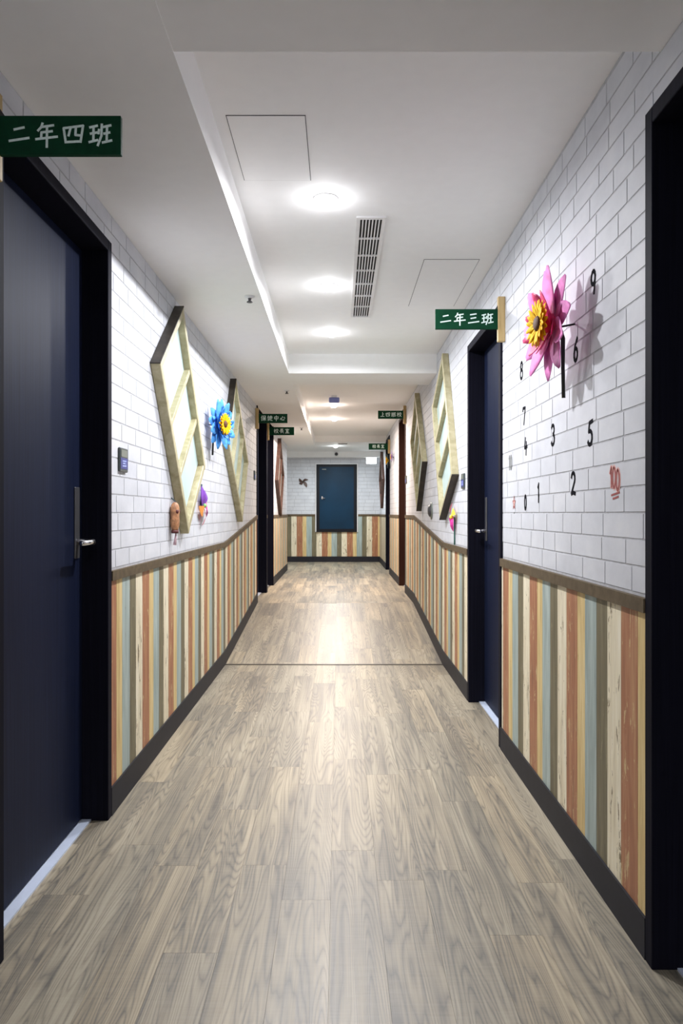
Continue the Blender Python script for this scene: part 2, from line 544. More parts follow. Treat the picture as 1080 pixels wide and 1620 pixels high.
# back wall with its planks and bricks, the side passage
wall_back = boxobj('wall_back', (XSIDE, YB, 0), (WR + 0.14, YB + 0.14, CEIL + 0.1), 'mortar', kind='structure',
                   label='far end wall of white brick above striped planks')
bm = bmesh.new()
rnd = random.Random(5)
z = UP + RAIL1 + 0.008
while z < LATE:
    x = XSIDE + rnd.random() * 0.15
    while x < WR - 0.01:
        L = rnd.choice((0.185, 0.19, 0.2, 0.2, 0.24))
        bm_box(bm, (x, YB - BR_T, z), (min(x + L - JOINT, WR), YB, min(z + BR_H - JOINT - 0.002, LATE)))
        x += L
    z += BR_H
link('brick_field', mesh_of(bm, 'brick_field', 'brick_white'), wall_back, kind='stuff')
x = -0.93 - sum(w for _, w in PLANKS) * 3
k = 0
while x < WR:
    nm, w = PLANKS[k % 5]; k += 1
    if x + w > XSIDE:
        a, b = max(x, XSIDE) + 0.0008, min(x + w, WR) - 0.0008
        o = link('plank', PLANK_MESH[nm], wall_back)
        lo, hi = UP + BASE_H - .02, UP + RAIL0 + .01
        o.location = ((a + b) / 2, YB - 0.003, (lo + hi) / 2); o.scale = (b - a, 0.006, hi - lo)
    x += w
boxobj('trim_3', (XSIDE, YB - 0.016, UP + RAIL0), (WR, YB, UP + RAIL1), 'rail_wood', kind='structure', label='brown wooden chair rail on the far end wall')
boxobj('baseboard_back', (XSIDE, YB - 0.013, UP), (WR, YB, UP + BASE_H), 'baseboard_black', kind='structure', label='black baseboard of the far end wall')
boxobj('wall_passage', (XSIDE, YL_END - 0.14, 0), (WL - 0.14, YL_END, CEIL + .1), 'brick_white', kind='structure', label='white wall of the side passage')
boxobj('wall_passage_end', (XSIDE - 0.1, YL_END, 0), (XSIDE, YB, CEIL + .1), 'brick_white', kind='structure', label='white end of the side passage')
boxobj('wall_front', (WL - .14, Y0 - 0.1, -0.05), (WR + .14, Y0, CEIL + .1), 'brick_white', kind='structure', label='white wall behind the camera')

# ------------------------------------------------------------------ floor
bm = bmesh.new()
prof = [(Y0, -.06), (YB + .1, -.06), (YB + .1, UP - .008), (RAMP1, UP - .008), (RAMP0, -.008), (Y0, -.008)]
bm_prism(bm, prof, 0, -1.05, 1.0)
bm_box(bm, (XSIDE - .1, YL_END - .1, 0), (-1.05, YB + .1, UP - .008))
floor = link('floor', mesh_of(bm, 'floor', 'floor_base'), None, kind='structure', label='grey brown wood plank floor with a short ramp')
PW, PL, PT = 0.145, 0.92, 0.008
u = bmesh.new(); bm_box(u, (-.5, -.5, -1), (.5, .5, 0))
FP = mesh_of(u, 'floor_plank', 'floor_vinyl')
rnd = random.Random(3)
slope = math.atan2(UP, RAMP1 - RAMP0)
nplk = 0
for c in range(-20, 5):
    x0 = 0.265 + c * PW
    near = c >= -9
    off = rnd.random() * PL
    y = (0.2 - off) if near else YL_END - .1 - off
    while y < YB:
        s, e = y, y + PL
        y = e
        pieces = [(a, b) for a, b in ((s, min(e, RAMP0)), (max(s, RAMP0), min(e, RAMP1)), (max(s, RAMP1), min(e, YB))) if b - a > 0.01]
        for a, b in pieces:
            if not near and b < YL_END - .1: continue
            ym = (a + b) / 2
            o = link('floor_plank', FP, floor)
            o.location = (x0 + PW / 2, ym, fz(ym))
            ln = b - a - 0.0006
            if RAMP0 <= ym <= RAMP1:
                o.rotation_euler = (slope, 0, 0); ln /= math.cos(slope)
            o.scale = (PW - 0.0005, ln, PT); nplk += 1
boxobj('trim_4', (WL, RAMP0 - 0.014, 0.0), (WR, RAMP0 + 0.014, 0.004), 'strip_dark', kind='structure', label='thin dark joint strip across the floor at the foot of the ramp')

# ------------------------------------------------------------------ ceiling
bm = bmesh.new()
bm_box(bm, (WL - .14, Y0, CEIL), (WR + .14, YL_END, CEIL + .1))
bm_box(bm, (XSIDE - .1, YL_END, LATE), (WR + .14, YB + .1, CEIL + .1))
ceiling = link('ceiling', mesh_of(bm, 'ceiling', 'ceiling_paint'), None, kind='structure', label='white plastered ceiling with recessed middle bay')
boxobj('soffit', (WL, Y0, SOFF), (SOFX, YL_END, CEIL), 'ceiling_paint', ceiling)
boxobj('beam', (SOFX, 0.9, SOFF + .004), (WR, 1.805, CEIL), 'ceiling_paint', ceiling)
boxobj('beam', (SOFX, 5.93, SOFF), (WR, 6.46, CEIL), 'ceiling_paint', ceiling)
boxobj('beam', (XSIDE, YB - 0.12, LATE - 0.11), (WR, YB, LATE), 'ceiling_paint', ceiling)

# ------------------------------------------------------------------ doors
def make_door(n, side, y0, y1, colour, label, far_latch):
    zb = fz((y0 + y1) / 2)
    d = thing('door_%d' % n, label, 'door', Matrix.Translation((X(side, 0), (y0 + y1) / 2, zb)))
    del d['category']
    d['kind'] = 'structure'
    inv = Matrix.Translation((-X(side, 0), -(y0 + y1) / 2, -zb))
    FW = 0.042
    def part(name, d0, d1, a, b, z0, z1, mat, parent=d, bevel=0.002):
        bm = bmesh.new(); side_box(bm, side, d0, d1, a, b, z0, z1)
        bm.transform(inv)
        return link(name, mesh_of(bm, name, mat, bevel=bevel), parent)
    fm, lm = ('frame_navy', 'door_navy') if colour == 'navy' else ('frame_brown', 'door_brown')
    part('jamb', -0.13, 0.012, y0, y0 + FW, zb, zb + DOOR_H, fm)
    part('jamb', -0.13, 0.012, y1 - FW, y1, zb, zb + DOOR_H, fm)
    part('head', -0.13, 0.012, y0 + FW, y1 - FW, zb + DOOR_H - FW, zb + DOOR_H, fm)
    leaf = part('door_leaf', -0.128, -0.085, y0 + FW + .002, y1 - FW - .002, zb + 0.012, zb + DOOR_H - FW - .002, lm)
    part('threshold', -0.128, -0.052, y0 + FW, y1 - FW, zb, zb + 0.006, 'threshold_metal', bevel=0)
    ph = y1 - FW - 0.065 if far_latch else y0 + FW + 0.065
    lv = -1 if far_latch else 1      # the lever points to the hinges
    part('handle_plate', -0.085, -0.079, ph - .022, ph + .022, zb + 0.985, zb + 1.245, 'plate_steel', leaf, bevel=0.002)
    hz = zb + 1.045
    sg = 1 if side == 'L' else -1
    xs = lambda dd: X(side, dd)
    bm = tube([(xs(-.08), ph, hz), (xs(-.03), ph, hz), (xs(-.022), ph + lv * .006, hz), (xs(-.022), ph + lv * .03, hz), (xs(-.024), ph + lv * .115, hz)],
              [.013, .010, .011, .010, .009], 10)
    bm.transform(inv)
    link('lever', mesh_of(bm, 'lever', 'steel', True), leaf)
    return d
labels = ['near left black-navy door under the sign ending in the box-shaped character',
          'nearest right black door cut by the picture edge',
          'black-navy door on the right wall beside the number stickers',
          'first far left black door after the ramp',
          'second far left black door next to the diamond frame',
          'dark brown door on the right wall after the ramp',
          'farthest right black door near the end wall']
for n, ((s, a, b, c), lb) in enumerate(zip(DOORS, labels), 1):
    make_door(n, s, a, b, c, lb, n in (1, 3))

# ------------------------------------------------------------------ downlights (lamp and its own light)
def make_downlight(x, y, zc, spec, label):
    t = thing('downlight', label, 'lamp', Matrix.Translation((x, y, zc)), 'recessed ceiling downlights')
    bm = lathe([(0.044, -0.001), (0.052, -0.001), (0.052, -0.003), (0.047, -0.005), (0.044, -0.003)], 24)
    link('trim_ring', mesh_of(bm, 'trim_ring', 'white_plastic', True), t)
    bm = lathe([(0.0, -0.034), (0.016, -0.032), (0.031, -0.025), (0.041, -0.014), (0.045, 0.0)], 24)
    link('lens', mesh_of(bm, 'lens', 'lamp_lens', True), t)
    ld = bpy.data.lights.new('lamp_light', 'AREA')      # beam of the lamp, straight down
    ld.shape = 'DISK'; ld.size = 0.07; ld.spread = math.radians(172)
    ld.color = spec[0]; ld.energy = spec[1]
    lo = bpy.data.objects.new('lamp_light', ld); col.objects.link(lo)
    lo.parent = t; lo.location = (0, 0, -0.036)
    ld = bpy.data.lights.new('lamp_glow', 'POINT')      # what the domed lens sends sideways
    ld.color = spec[0]; ld.energy = spec[1] * SIDE_GLOW; ld.shadow_soft_size = 0.03
    lo = bpy.data.objects.new('lamp_glow', ld); col.objects.link(lo)
    lo.parent = t; lo.location = (0, 0, -0.065)
    return t
make_downlight(-0.06, -0.9, CEIL, (LIGHT_NEAR[0], LIGHT_NEAR[1] * 1.1), 'added unseen ceiling downlight behind the camera')  # unseen lamp added behind the camera to brighten the near end
make_downlight(-0.055, 3.0, CEIL, LIGHT_NEAR, 'round downlight next to the square ceiling hatch, nearest lit one')
make_downlight(-0.058, 4.15, CEIL, LIGHT_NEAR, 'round downlight beside the far end of the long vent grille')
make_downlight(-0.055, 5.23, CEIL, LIGHT_NEAR, 'round downlight just before the cross beam')
make_downlight(-0.062, 8.72, CEIL, LIGHT_WARM, 'round downlight directly behind the lavender ceiling box')
make_downlight(-0.062, 10.0, CEIL, LIGHT_WARM, 'round downlight on the peach lit ceiling between the far signs')
make_downlight(-0.06, 12.9, LATE, LIGHT_FAR, 'farthest round downlight above the blue panel door')

# ------------------------------------------------------------------ ceiling fittings
def hatch(x0, x1, y0, y1, label):
    t = thing('access_hatch', label, 'hatch', Matrix.Translation(((x0 + x1) / 2, (y0 + y1) / 2, CEIL)), 'ceiling access hatches')
    w, l = (x1 - x0) / 2, (y1 - y0) / 2
    boxobj('seam', (-w, -l, -0.0012), (w, l, 0), 'seam_dark', t)
    boxobj('plate', (-w + .0025, -l + .0025, -0.0022), (w - .0025, l - .0025, -0.0006), 'ceiling_paint', t)
hatch(-0.37, -0.109, 2.373, 2.837, 'square flush access hatch left of the nearest downlight')
hatch(0.435, 0.72, 3.72, 4.56, 'long flush access hatch over the right hand green sign')

t = thing('air_grille', 'long white air vent grille with dark slots in the ceiling', 'vent', Matrix.Translation((0.1425, 3.99, CEIL)))
bm = bmesh.new()
GW, GL = 0.051, 0.79
for lo, hi in (((-GW - .014, -GL - .02, -.008), (-GW, GL + .02, 0)), ((GW, -GL - .02, -.008), (GW + .014, GL + .02, 0)),
               ((-GW, -GL - .02, -.008), (GW, -GL, 0)), ((-GW, GL, -.008), (GW, GL + .02, 0))):
    bm_box(bm, lo, hi)
link('frame', mesh_of(bm, 'frame', 'white_plastic'), t)
boxobj('duct', (-GW, -GL, -0.0012), (GW, GL, 0), 'slot_black', t)
bl = None
for k in range(8):
    xk = -GW + 2 * GW * k / 7
    if bl is None:
        bl = boxobj('blade', (-.0028, -GL, -.007), (.0028, GL, -.0012), 'white_plastic', t)
        bl.location.x = xk
    else:
        o = bl.copy(); col.objects.link(o); o.parent = t; o.location.x = xk
cb = None
for k in range(1, 7):
    yk = -GL + 2 * GL * k / 7
    if cb is None:
        cb = boxobj('crossbar', (-GW, -.006, -.0078), (GW, .006, -.0012), 'white_plastic', t); cb.location.y = yk
    else:
        o = cb.copy(); col.objects.link(o); o.parent = t; o.location.y = yk

def sprinkler(x, y, label):
    t = thing('sprinkler', label, 'sprinkler', Matrix.Translation((x, y, SOFF)), 'fire sprinklers on the left soffit')
    link('cover', mesh_of(lathe([(0, 0), (0.026, 0), (0.026, -.004), (0.010, -.010), (0, -.010)], 18), 'cover', 'white_plastic', True), t)
    link('nozzle', mesh_of(lathe([(0.010, -.008), (0.007, -.022), (0.016, -.028), (0.016, -.031), (0, -.031)], 14), 'nozzle', 'sprinkler_metal', True), t)
sprinkler(-0.47, 3.83, 'nearest ceiling sprinkler left of the bright soffit edge')
sprinkler(-0.485, 6.76, 'middle ceiling sprinkler by the cross beam')
sprinkler(-0.50, 9.71, 'farthest ceiling sprinkler right of the two far left green signs')

t = thing('ceiling_box', 'small lavender blue box hanging from the ceiling beyond the beam', 'box', Matrix.Translation((-0.053, 8.05, CEIL)))
boxobj('mount', (-.03, -.03, -.02), (.03, .03, 0), 'white_plastic', t)
boxobj('body', (-.058, -.03, -.075), (.058, .03, -.02), 'lavender_plastic', t, bevel=0.008)

t = thing('lobby_vent', 'small dark slotted vent on the lobby ceiling beside the farthest downlight', 'vent', Matrix.Translation((0.065, 12.45, LATE)))
boxobj('frame', (-.085, -.06, -.006), (.085, .06, 0), 'white_plastic', t)
for k in range(3):
    boxobj('slot', (-.075, -.045 + k * .033, -.008), (.075, -.022 + k * .033, -.005), 'slot_black', t)
t = thing('dome_camera', 'small dark dome on the white beam above the blue panel door', 'camera', wall_matrix('B', -0.05, 2.295, 0.12))
link('base', mesh_of(lathe([(0, 0), (.045, 0), (.045, .012), (.03, .016), (0, .016)], 16), 'base', 'white_plastic', True), t)
link('dome', mesh_of(lathe([(.032, .014), (.03, .03), (.018, .045), (0, .05)], 16), 'dome', 'hat_black', True), t)

# ------------------------------------------------------------------ chalk strokes
def strokes_mesh(name, strokes, w, h, lw, th, mat, extra=None):
    """hand-drawn strokes in a unit box, centred; local z is the thickness"""
    bm = bmesh.new()
    for si, st in enumerate(strokes):
        pts = [Vector(((p[0] - .5) * w, (p[1] - .5) * h)) for p in st]
        t1 = th + si * 0.00003
        for a, b in zip(pts, pts[1:]):
            d = (b - a)
            if d.length < 1e-6: continue
            d.normalize(); n = Vector((-d.y, d.x)) * lw / 2
            a2, b2 = a - d * lw * .25, b + d * lw * .25
            bm_prism(bm, [tuple(a2 + n), tuple(a2 - n), tuple(b2 - n), tuple(b2 + n)], 2, 0, t1)
        for p in pts[1:-1]:
            bm_prism(bm, [(p.x + lw / 2 * math.cos(q * math.pi / 3), p.y + lw / 2 * math.sin(q * math.pi / 3)) for q in range(6)], 2, 0, t1 + 0.00001)
    return mesh_of(bm, name, mat)

def arc(cx, cy, rx, ry, a0, a1, n=9):
    return [(cx + rx * math.cos(math.radians(a0 + (a1 - a0) * k / n)), cy + ry * math.sin(math.radians(a0 + (a1 - a0) * k / n))) for k in range(n + 1)]

CH = {
 'two': [[(.25, .72), (.72, .82)], [(.02, .18), (.95, .32)]],
 'year': [[(.32, 1.02), (.26, .84), (.10, .66)], [(.28, .84), (.84, .92)], [(.26, .58), (.78, .64)], [(.27, .58), (.25, .32)], [(.0, .26), (1.02, .38)], [(.53, .86), (.52, -.12)]],
 'four': [[(.04, .78), (.14, .10)], [(.04, .78), (.96, .90), (.84, .12)], [(.12, .12), (.86, .16)], [(.37, .80), (.27, .42)], [(.62, .84), (.60, .46), (.80, .44)]],
 'three': [[(.2, .86), (.75, .94)], [(.25, .52), (.72, .60)], [(.02, .10), (1.0, .24)]],
 'class': [[(0, .82), (.36, .90)], [(.03, .52), (.34, .58)], [(-.03, .12), (.37, .22)], [(.18, .86), (.17, .18)], [(.44, .72), (.41, .52)], [(.57, .97), (.55, .42), (.38, -.04)],
           [(.65, .84), (1.0, .92)], [(.67, .52), (.95, .58)], [(.60, .10), (1.04, .20)], [(.82, .88), (.80, .16)]],
 'bao': [[(.22, 1), (.05, .6)], [(.14, .75), (.14, 0)], [(.42, .95), (.9, .95), (.9, .65), (.42, .65), (.42, .95)], [(.3, .45), (1, .45)], [(.65, .65), (.65, 0)], [(.63, .42), (.35, .1)], [(.67, .42), (.98, .1)]],
 'jian': [[(.2, 1), (.05, .6)], [(.14, .75), (.14, 0)], [(.48, .85), (.95, .85)], [(.45, .65), (1, .65)], [(.48, .45), (.95, .45)], [(.7, 1), (.7, .2)], [(.32, .85), (.4, .4), (.28, .1)], [(.33, .2), (1, .02)]],
 'zhong': [[(.15, .75), (.15, .35)], [(.15, .75), (.88, .78), (.85, .35)], [(.15, .37), (.85, .38)], [(.5, 1), (.5, -.05)]],
 'xin': [[(.12, .5), (.05, .2)], [(.3, .6), (.32, .15), (.75, .12), (.78, .35)], [(.45, .85), (.55, .6)], [(.8, .75), (.95, .45)]],
 'xiao': [[(.02, .7), (.42, .72)], [(.22, 1), (.22, 0)], [(.22, .65), (.05, .3)], [(.24, .62), (.4, .42)], [(.72, 1), (.74, .85)], [(.5, .82), (1, .82)], [(.62, .7), (.52, .5)], [(.86, .7), (.97, .52)], [(.88, .5), (.5, 0)], [(.58, .5), (1, 0)]],
 'zhang': [[(.3, .95), (.85, .95)], [(.3, .95), (.3, .45)], [(.3, .78), (.8, .78)], [(.3, .62), (.8, .62)], [(.02, .45), (1, .45)], [(.35, .45), (.33, .05), (.5, .15)], [(.55, .42), (.95, 0)]],
 'shi': [[(.5, 1), (.5, .9)], [(.05, .85), (.95, .85)], [(.25, .68), (.8, .68)], [(.5, .68), (.3, .45), (.75, .48)], [(.25, .27), (.8, .27)], [(.5, .45), (.5, .02)], [(.05, .02), (.97, .02)]],
 'up': [[(.55, 1), (.55, .08)], [(.1, .08), (.95, .1)], [(.55, .6), (.85, .62)]],
}

def make_sign(side, y, zc, chars, label, wdt=0.30):
    """wooden post on the wall, green board standing out into the corridor, writing towards the camera"""
    sg = 1 if side == 'L' else -1
    t = thing('class_sign', label, 'sign', Matrix.Translation((X(side, 0), y, zc)), 'hanging green classroom signs')
    PD, BH = 0.036, 0.096
    def bx(name, d0, d1, a, b, z0, z1, mat, parent=t, bevel=0.0):
        xs = sorted((sg * d0, sg * d1))
        return boxobj(name, (xs[0], a, z0), (xs[1], b, z1), mat, parent, bevel)
    bx('post', 0.0015, PD, -0.013, 0.013, -0.108, 0.108, 'post_wood', bevel=0.002)
    board = bx('board', PD - .002, PD + wdt, -0.007, 0.007, -BH / 2, BH / 2, 'sign_green', bevel=0.001)
    bm = bmesh.new()
    bm_prism(bm, [(sg * PD, BH / 2), (sg * (PD + .013), BH / 2), (sg * PD, BH / 2 + .02)], 1, -0.003, 0.003)
    link('bracket', mesh_of(bm, 'bracket', 'steel_dark'), t)
    n = len(chars)
    cw = 0.052; gap = 0.0665
    x0 = sg * (PD + wdt / 2) - gap * (n - 1) / 2 + 0.0
    for k, c in enumerate(chars):
        me = strokes_mesh('chalk_writing', CH[c], cw, 0.052, 0.0058, 0.0006, 'chalk')
        o = link('chalk_writing', me, board)
        o.rotation_euler = (math.pi / 2, 0, 0)
        o.location = (x0 + gap * k, -0.007, 0.002)
    return t
make_sign('L', 1.80, 2.083, ['two', 'year', 'four', 'class'], 'large near green sign on the left reading four chalk characters with 四')
make_sign('R', 3.50, 2.083, ['two', 'year', 'three', 'class'], 'green sign on the right above the black door reading chalk characters with 三')
make_sign('L', 7.60, 2.141, ['bao', 'jian', 'zhong', 'xin'], 'upper of the two small far left green signs')
make_sign('L', 8.73, 2.136, ['xiao', 'zhang', 'shi'], 'lower of the two small far left green signs')
make_sign('R', 8.62, 2.318, ['up', 'four', 'class', 'xiao'], 'small far right green sign over the dark brown door')
make_sign('R', 11.33, 2.19, ['xiao', 'zhang', 'shi'], 'farthest small green sign beside the yellow flower')

# ------------------------------------------------------------------ decorative window frames
def make_window(side, y, z, ang, L, Wd, dark, label, wood_='pale_wood', bars=2, sill='dark_wood'):
    if side == 'R': ang = 180 - ang
    m = wall_matrix(side, y, z, BR_T) @ Matrix.Rotation(math.radians(ang), 4, 'Z')
    t = thing('window_frame', label, 'window frame', m, 'tilted old window frames hung on the walls')
    bw, dp = 0.040, 0.048
    hl, hw = L / 2, Wd / 2
    boxobj('stile', (-hl, hw - bw, 0), (hl, hw, dp), wood_, t, 0.003)
    boxobj('stile', (-hl, -hw, 0), (hl, -hw + bw, dp), wood_, t, 0.003)
    for e in (-1, 1):
        is_dark = (e == -1 and dark == 'start') or (e == 1 and dark == 'end')
        lo, hi = sorted((e * hl, e * (hl - bw)))
        boxobj('end_rail', (lo, -hw + bw, 0), (hi, hw - bw, dp - .002), wood_, t, 0.003)
        if is_dark:
            lo, hi = sorted((e * (hl + 0.007), e * hl))
            boxobj('sill', (lo, -hw - .004, 0), (hi, hw + .004, dp + .002), sill, t, 0.001)
    inner = 2 * (hl - bw)
    for k in range(bars):
        xk = -hl + bw + inner * (k + 1) / (bars + 1)
        boxobj('glazing_bar', (xk - .014, -hw + bw, 0.006), (xk + .014, hw - bw, dp - .006), wood_, t, 0.002)
    for k in range(bars + 1):
        a = -hl + bw + inner * k / (bars + 1) + .014; b = -hl + bw + inner * (k + 1) / (bars + 1) - .014
        boxobj('pane', (a, -hw + bw, 0.008), (b, hw - bw, 0.012), 'pane_frost', t)
    return t
make_window('L', 3.93, 1.640, -51.5, 1.03, 0.645, 'start', 'pale three pane window frame hung tilted between the near left door and the blue flower')
make_window('L', 6.04, 1.650, -37, 1.01, 0.68, 'start', 'tilted pale window frame behind the blue flower with a dark upper edge')
make_window('R', 5.36, 1.712, -117, 1.02, 0.665, 'end', 'pale window frame on the right wall nearest the black door, dark lower edge')
make_window('R', 7.12, 1.76, -132, 0.98, 0.655, 'end', 'narrow looking pale window frame on the right just before the brown door')
make_window('L', 10.45, 1.66, -38, 0.80, 0.78, 'start', 'dark brown diamond frame on the left wall before the side passage', 'red_wood', 1, 'red_wood')
make_window('R', 13.12, 1.745, -135, 0.72, 0.72, 'start', 'dark brown diamond frame on the right wall by the end wall', 'red_wood', 1, 'red_wood')

# ------------------------------------------------------------------ flowers
def petal_mesh(name, L, wd, bend, mat, n=6):
    bm = bmesh.new()
    rows = []
    for k in range(n + 1):
        t = k / n
        w = wd / 2 * (math.sin(math.pi * min(1, t * 0.86 + 0.10)) ** 0.8)
        x = L * t; z = bend * t * t
        rows.append([bm.verts.new((x, -w, z + w * .25)), bm.verts.new((x, 0, z)), bm.verts.new((x, w, z + w * .25))])
    for a, b in zip(rows, rows[1:]):
        for k in range(2): bm.faces.new((a[k], b[k], b[k + 1], a[k + 1]))
    g = bmesh.ops.extrude_face_region(bm, geom=list(bm.faces))
    for v in g['geom']:
        if isinstance(v, bmesh.types.BMVert): v.co.z += 0.0012
    return mesh_of(bm, name, mat, True)

def make_flower(side, y, z, label, outer, inner, scale=1.0, n_out=11, stem=(0.02, -0.25), dof=0.075, lmul=1.0, turn=0.0):
    t = thing('paper_flower', label, 'flower', wall_matrix(side, y, z, 0) @ Matrix.Scale(scale, 4), 'large artificial flowers pinned to the walls')
    sgn = -1 if side == 'L' else 1
    head = Matrix.Translation((0, 0, dof)) @ Matrix.Rotation(sgn * math.radians(turn), 4, 'Y') @ Matrix.Translation((0, 0, -dof))
    def ring(name, me, n, r0, zz, tilt, phase, jit, rs):
        rnd = random.Random(rs)
        for k in range(n):
            a = phase + 2 * math.pi * k / n + rnd.uniform(-jit, jit)
            o = link(name, me, t)
            o.matrix_local = head @ Matrix.Rotation(a, 4, 'Z') @ Matrix.Translation((r0, 0, zz)) @ Matrix.Rotation(-tilt + rnd.uniform(-jit, jit), 4, 'Y')
    po = petal_mesh('outer_petal', 0.172 * lmul, 0.082, 0.012, outer)
    ring('outer_petal', po, n_out, 0.02, dof, 0.08, 0.1, 0.10, 3)
    pi_ = petal_mesh('inner_petal', 0.11, 0.056, 0.02, inner)
    ring('inner_petal', pi_, 8, 0.015, dof + .008, 0.30, 0.3, 0.10, 4)
    bm = lathe([(0, dof - .012), (.03, dof - .004), (.036, dof + .006), (.02, dof + .03), (0, dof + .044)], 16)
    bm.transform(head)
    link('receptacle', mesh_of(bm, 'receptacle', inner, True), t)
    py = petal_mesh('yellow_petal', 0.062, 0.022, 0.004, 'yellow_petal', 5)
    ring('yellow_petal', py, 18, 0.018, dof + .048, 0.02, 0.0, 0.05, 5)
    ring('yellow_petal', py, 18, 0.014, dof + .052, 0.14, 0.17, 0.05, 6)
    bm = lathe([(0, dof + .044), (.024, dof + .048), (.026, dof + .058), (.018, dof + .064), (0, dof + .062)], 18)
    bm.transform(head)
    link('flower_heart', mesh_of(bm, 'flower_heart', 'flower_heart', True), t)
    top = head @ Vector((0, 0, dof + .046))
    bm = tube([tuple(top), (0, 0, dof), (0.002, -.01, dof - .02), (.004, -.05, dof - .032), (stem[0] * .7, stem[1] * .6, dof - .04), (stem[0], stem[1], dof - .045)],
              [.006, .009, .009, .008, .0065, .0065], 8)
    link('stem', mesh_of(bm, 'stem', 'stem_black', True), t)
    bm = tube([(0, -.01, dof - .02), (0, 0, 0.0018)], [.004, .003], 8)
    link('hook', mesh_of(bm, 'hook', 'stem_black', True), t)
    return t
make_flower('R', 2.46, 1.79, 'big pink flower with yellow centre on the right wall', 'pink_petal', 'magenta_petal', 1.0, 11, (-0.03, -0.245), 0.075, 1.0, 7)
make_flower('L', 4.87, 1.745, 'blue flower with yellow centre on the left wall between window frames', 'light_blue_petal', 'blue_petal', 0.95, 13, (0.02, -0.215), 0.07, 0.95, 20)
make_flower('R', 11.2, 1.96, 'tiny yellow flower at the farthest right green sign', 'leaf_green', 'yellow_petal', 0.62, 7, (0.0, -0.2), 0.06, 1.0)
make_flower('R', 10.55, 1.97, 'small faded violet flower on the far right wall', 'violet_petal', 'violet_petal', 0.5, 9, (0.0, -0.25), 0.04, 1.0)

# ------------------------------------------------------------------ number stickers
DG = {
 '0': [arc(.5, .5, .42, .48, 90, 450, 14)],
 '1': [[(.3, .8), (.55, 1), (.5, 0)]],
 '2': [arc(.48, .74, .38, .26, 170, -35, 8) + [(.1, .02)], [(.1, .03), (.5, .08), (.95, .02)]],
 '3': [arc(.42, .76, .36, .24, 150, -80, 8), arc(.42, .27, .42, .27, 85, -150, 9)],
 '4': [[(.35, 1), (.08, .42), (.92, .45)], [(.65, .75), (.55, 0)]],
 '5': [[(.92, 1), (.35, .95), (.22, .58)] + arc(.42, .30, .42, .30, 100, -150, 9)],
 '6': [[(.8, 1), (.35, .7)] + arc(.48, .28, .36, .28, 160, 520, 12)],
 '7': [[(.08, .82), (.15, .97), (.92, .95), (.45, 0)]],
 '8': [arc(.5, .76, .32, .23, 270, 630, 12), arc(.5, .27, .40, .26, 90, 450, 12)],
 '9': [arc(.46, .70, .36, .28, 0, 360, 12), [(.82, .72), (.72, .35), (.6, 0)]],
}
def sticker(px, py, digits, label, hgt=0.073, wid=0.054, mat='digit_black'):
    y, z = on_wall(px, py, 'R', BR_T)
    st = []
    n = len(digits)
    for k, dch in enumerate(digits):
        for s in DG[dch]:
            st.append([((p[0] * .9 + k) / n, p[1]) for p in s])
    me = strokes_mesh('number_sticker', st, wid * (1 if n == 1 else 1.5), hgt, 0.0135, 0.0008, mat)
    o = link('number_sticker', me, None, label=label, category='number sticker', group='number stickers on the right wall')
    o.matrix_world = wall_matrix('R', y, z, BR_T)
    return o
sticker(939, 446, '9', 'black numeral nine sticker, the topmost one on the right wall')
sticker(911, 553, '6', 'black numeral six sticker in the shadow of the pink flower')
sticker(825, 586, '8', 'black numeral eight sticker left of the pink flower stem')
sticker(829, 658, '7', 'black numeral seven sticker near the black door below the eight')
sticker(875, 688, '3', 'black numeral three sticker straight below the flower stem')
sticker(934, 685, '5', 'black numeral five sticker level with the three, further right')
sticker(832, 706, '4', 'black numeral four sticker directly under the seven')
sticker(807, 732, '10', 'small grey numeral ten sticker closest to the black door', 0.062, 0.044, 'digit_grey')
sticker(907, 765, '2', 'black numeral two sticker left of the red hundred')
sticker(852, 780, '1', 'slim black numeral one sticker left of the two')
sticker(831, 795, '0', 'small black zero sticker between the one and the red star', 0.060, 0.034)

y, z = on_wall(972, 761, 'R', BR_T)
st = [[(.08, .78), (.2, .98), (.22, .30)], arc(.45, .62, .15, .34, 90, 450, 12), arc(.80, .52, .15, .34, 90, 450, 12)]
t = thing('score_sticker', 'red hundred sticker with underline right of the number 2', 'sticker', wall_matrix('R', y, z, BR_T))
link('backing', strokes_mesh('backing', st, 0.082, 0.085, 0.016, 0.0006, 'sticker_pink'), t)
link('numerals', strokes_mesh('numerals', st, 0.082, 0.085, 0.008, 0.0011, 'sticker_red'), t)
link('underline', strokes_mesh('underline', [[(.2, .02), (.95, .10)], [(.35, -.10), (.85, -.04)]], 0.082, 0.085, 0.006, 0.0009, 'sticker_red'), t)

y, z = on_wall(813, 796, 'R', BR_T)
star = [(.5 + .5 * (1 if k % 2 == 0 else .45) * math.sin(math.pi * k / 5), .5 + .5 * (1 if k % 2 == 0 else .45) * math.cos(math.pi * k / 5)) for k in range(11)]
t = thing('star_sticker', 'small red outlined star doodle beside the black door', 'sticker', wall_matrix('R', y, z, BR_T))
link('star_outline', strokes_mesh('star_outline', [star], 0.05, 0.062, 0.005, 0.0008, 'sticker_red'), t)
link('star_fill', strokes_mesh('star_fill', [[(.5, .75), (.5, .3)], [(.3, .6), (.7, .6)]], 0.05, 0.062, 0.012, 0.0006, 'sticker_pink'), t)
link('dot', strokes_mesh('dot', [[(.45, -.22), (.55, -.22)]], 0.05, 0.062, 0.008, 0.0008, 'digit_grey'), t)

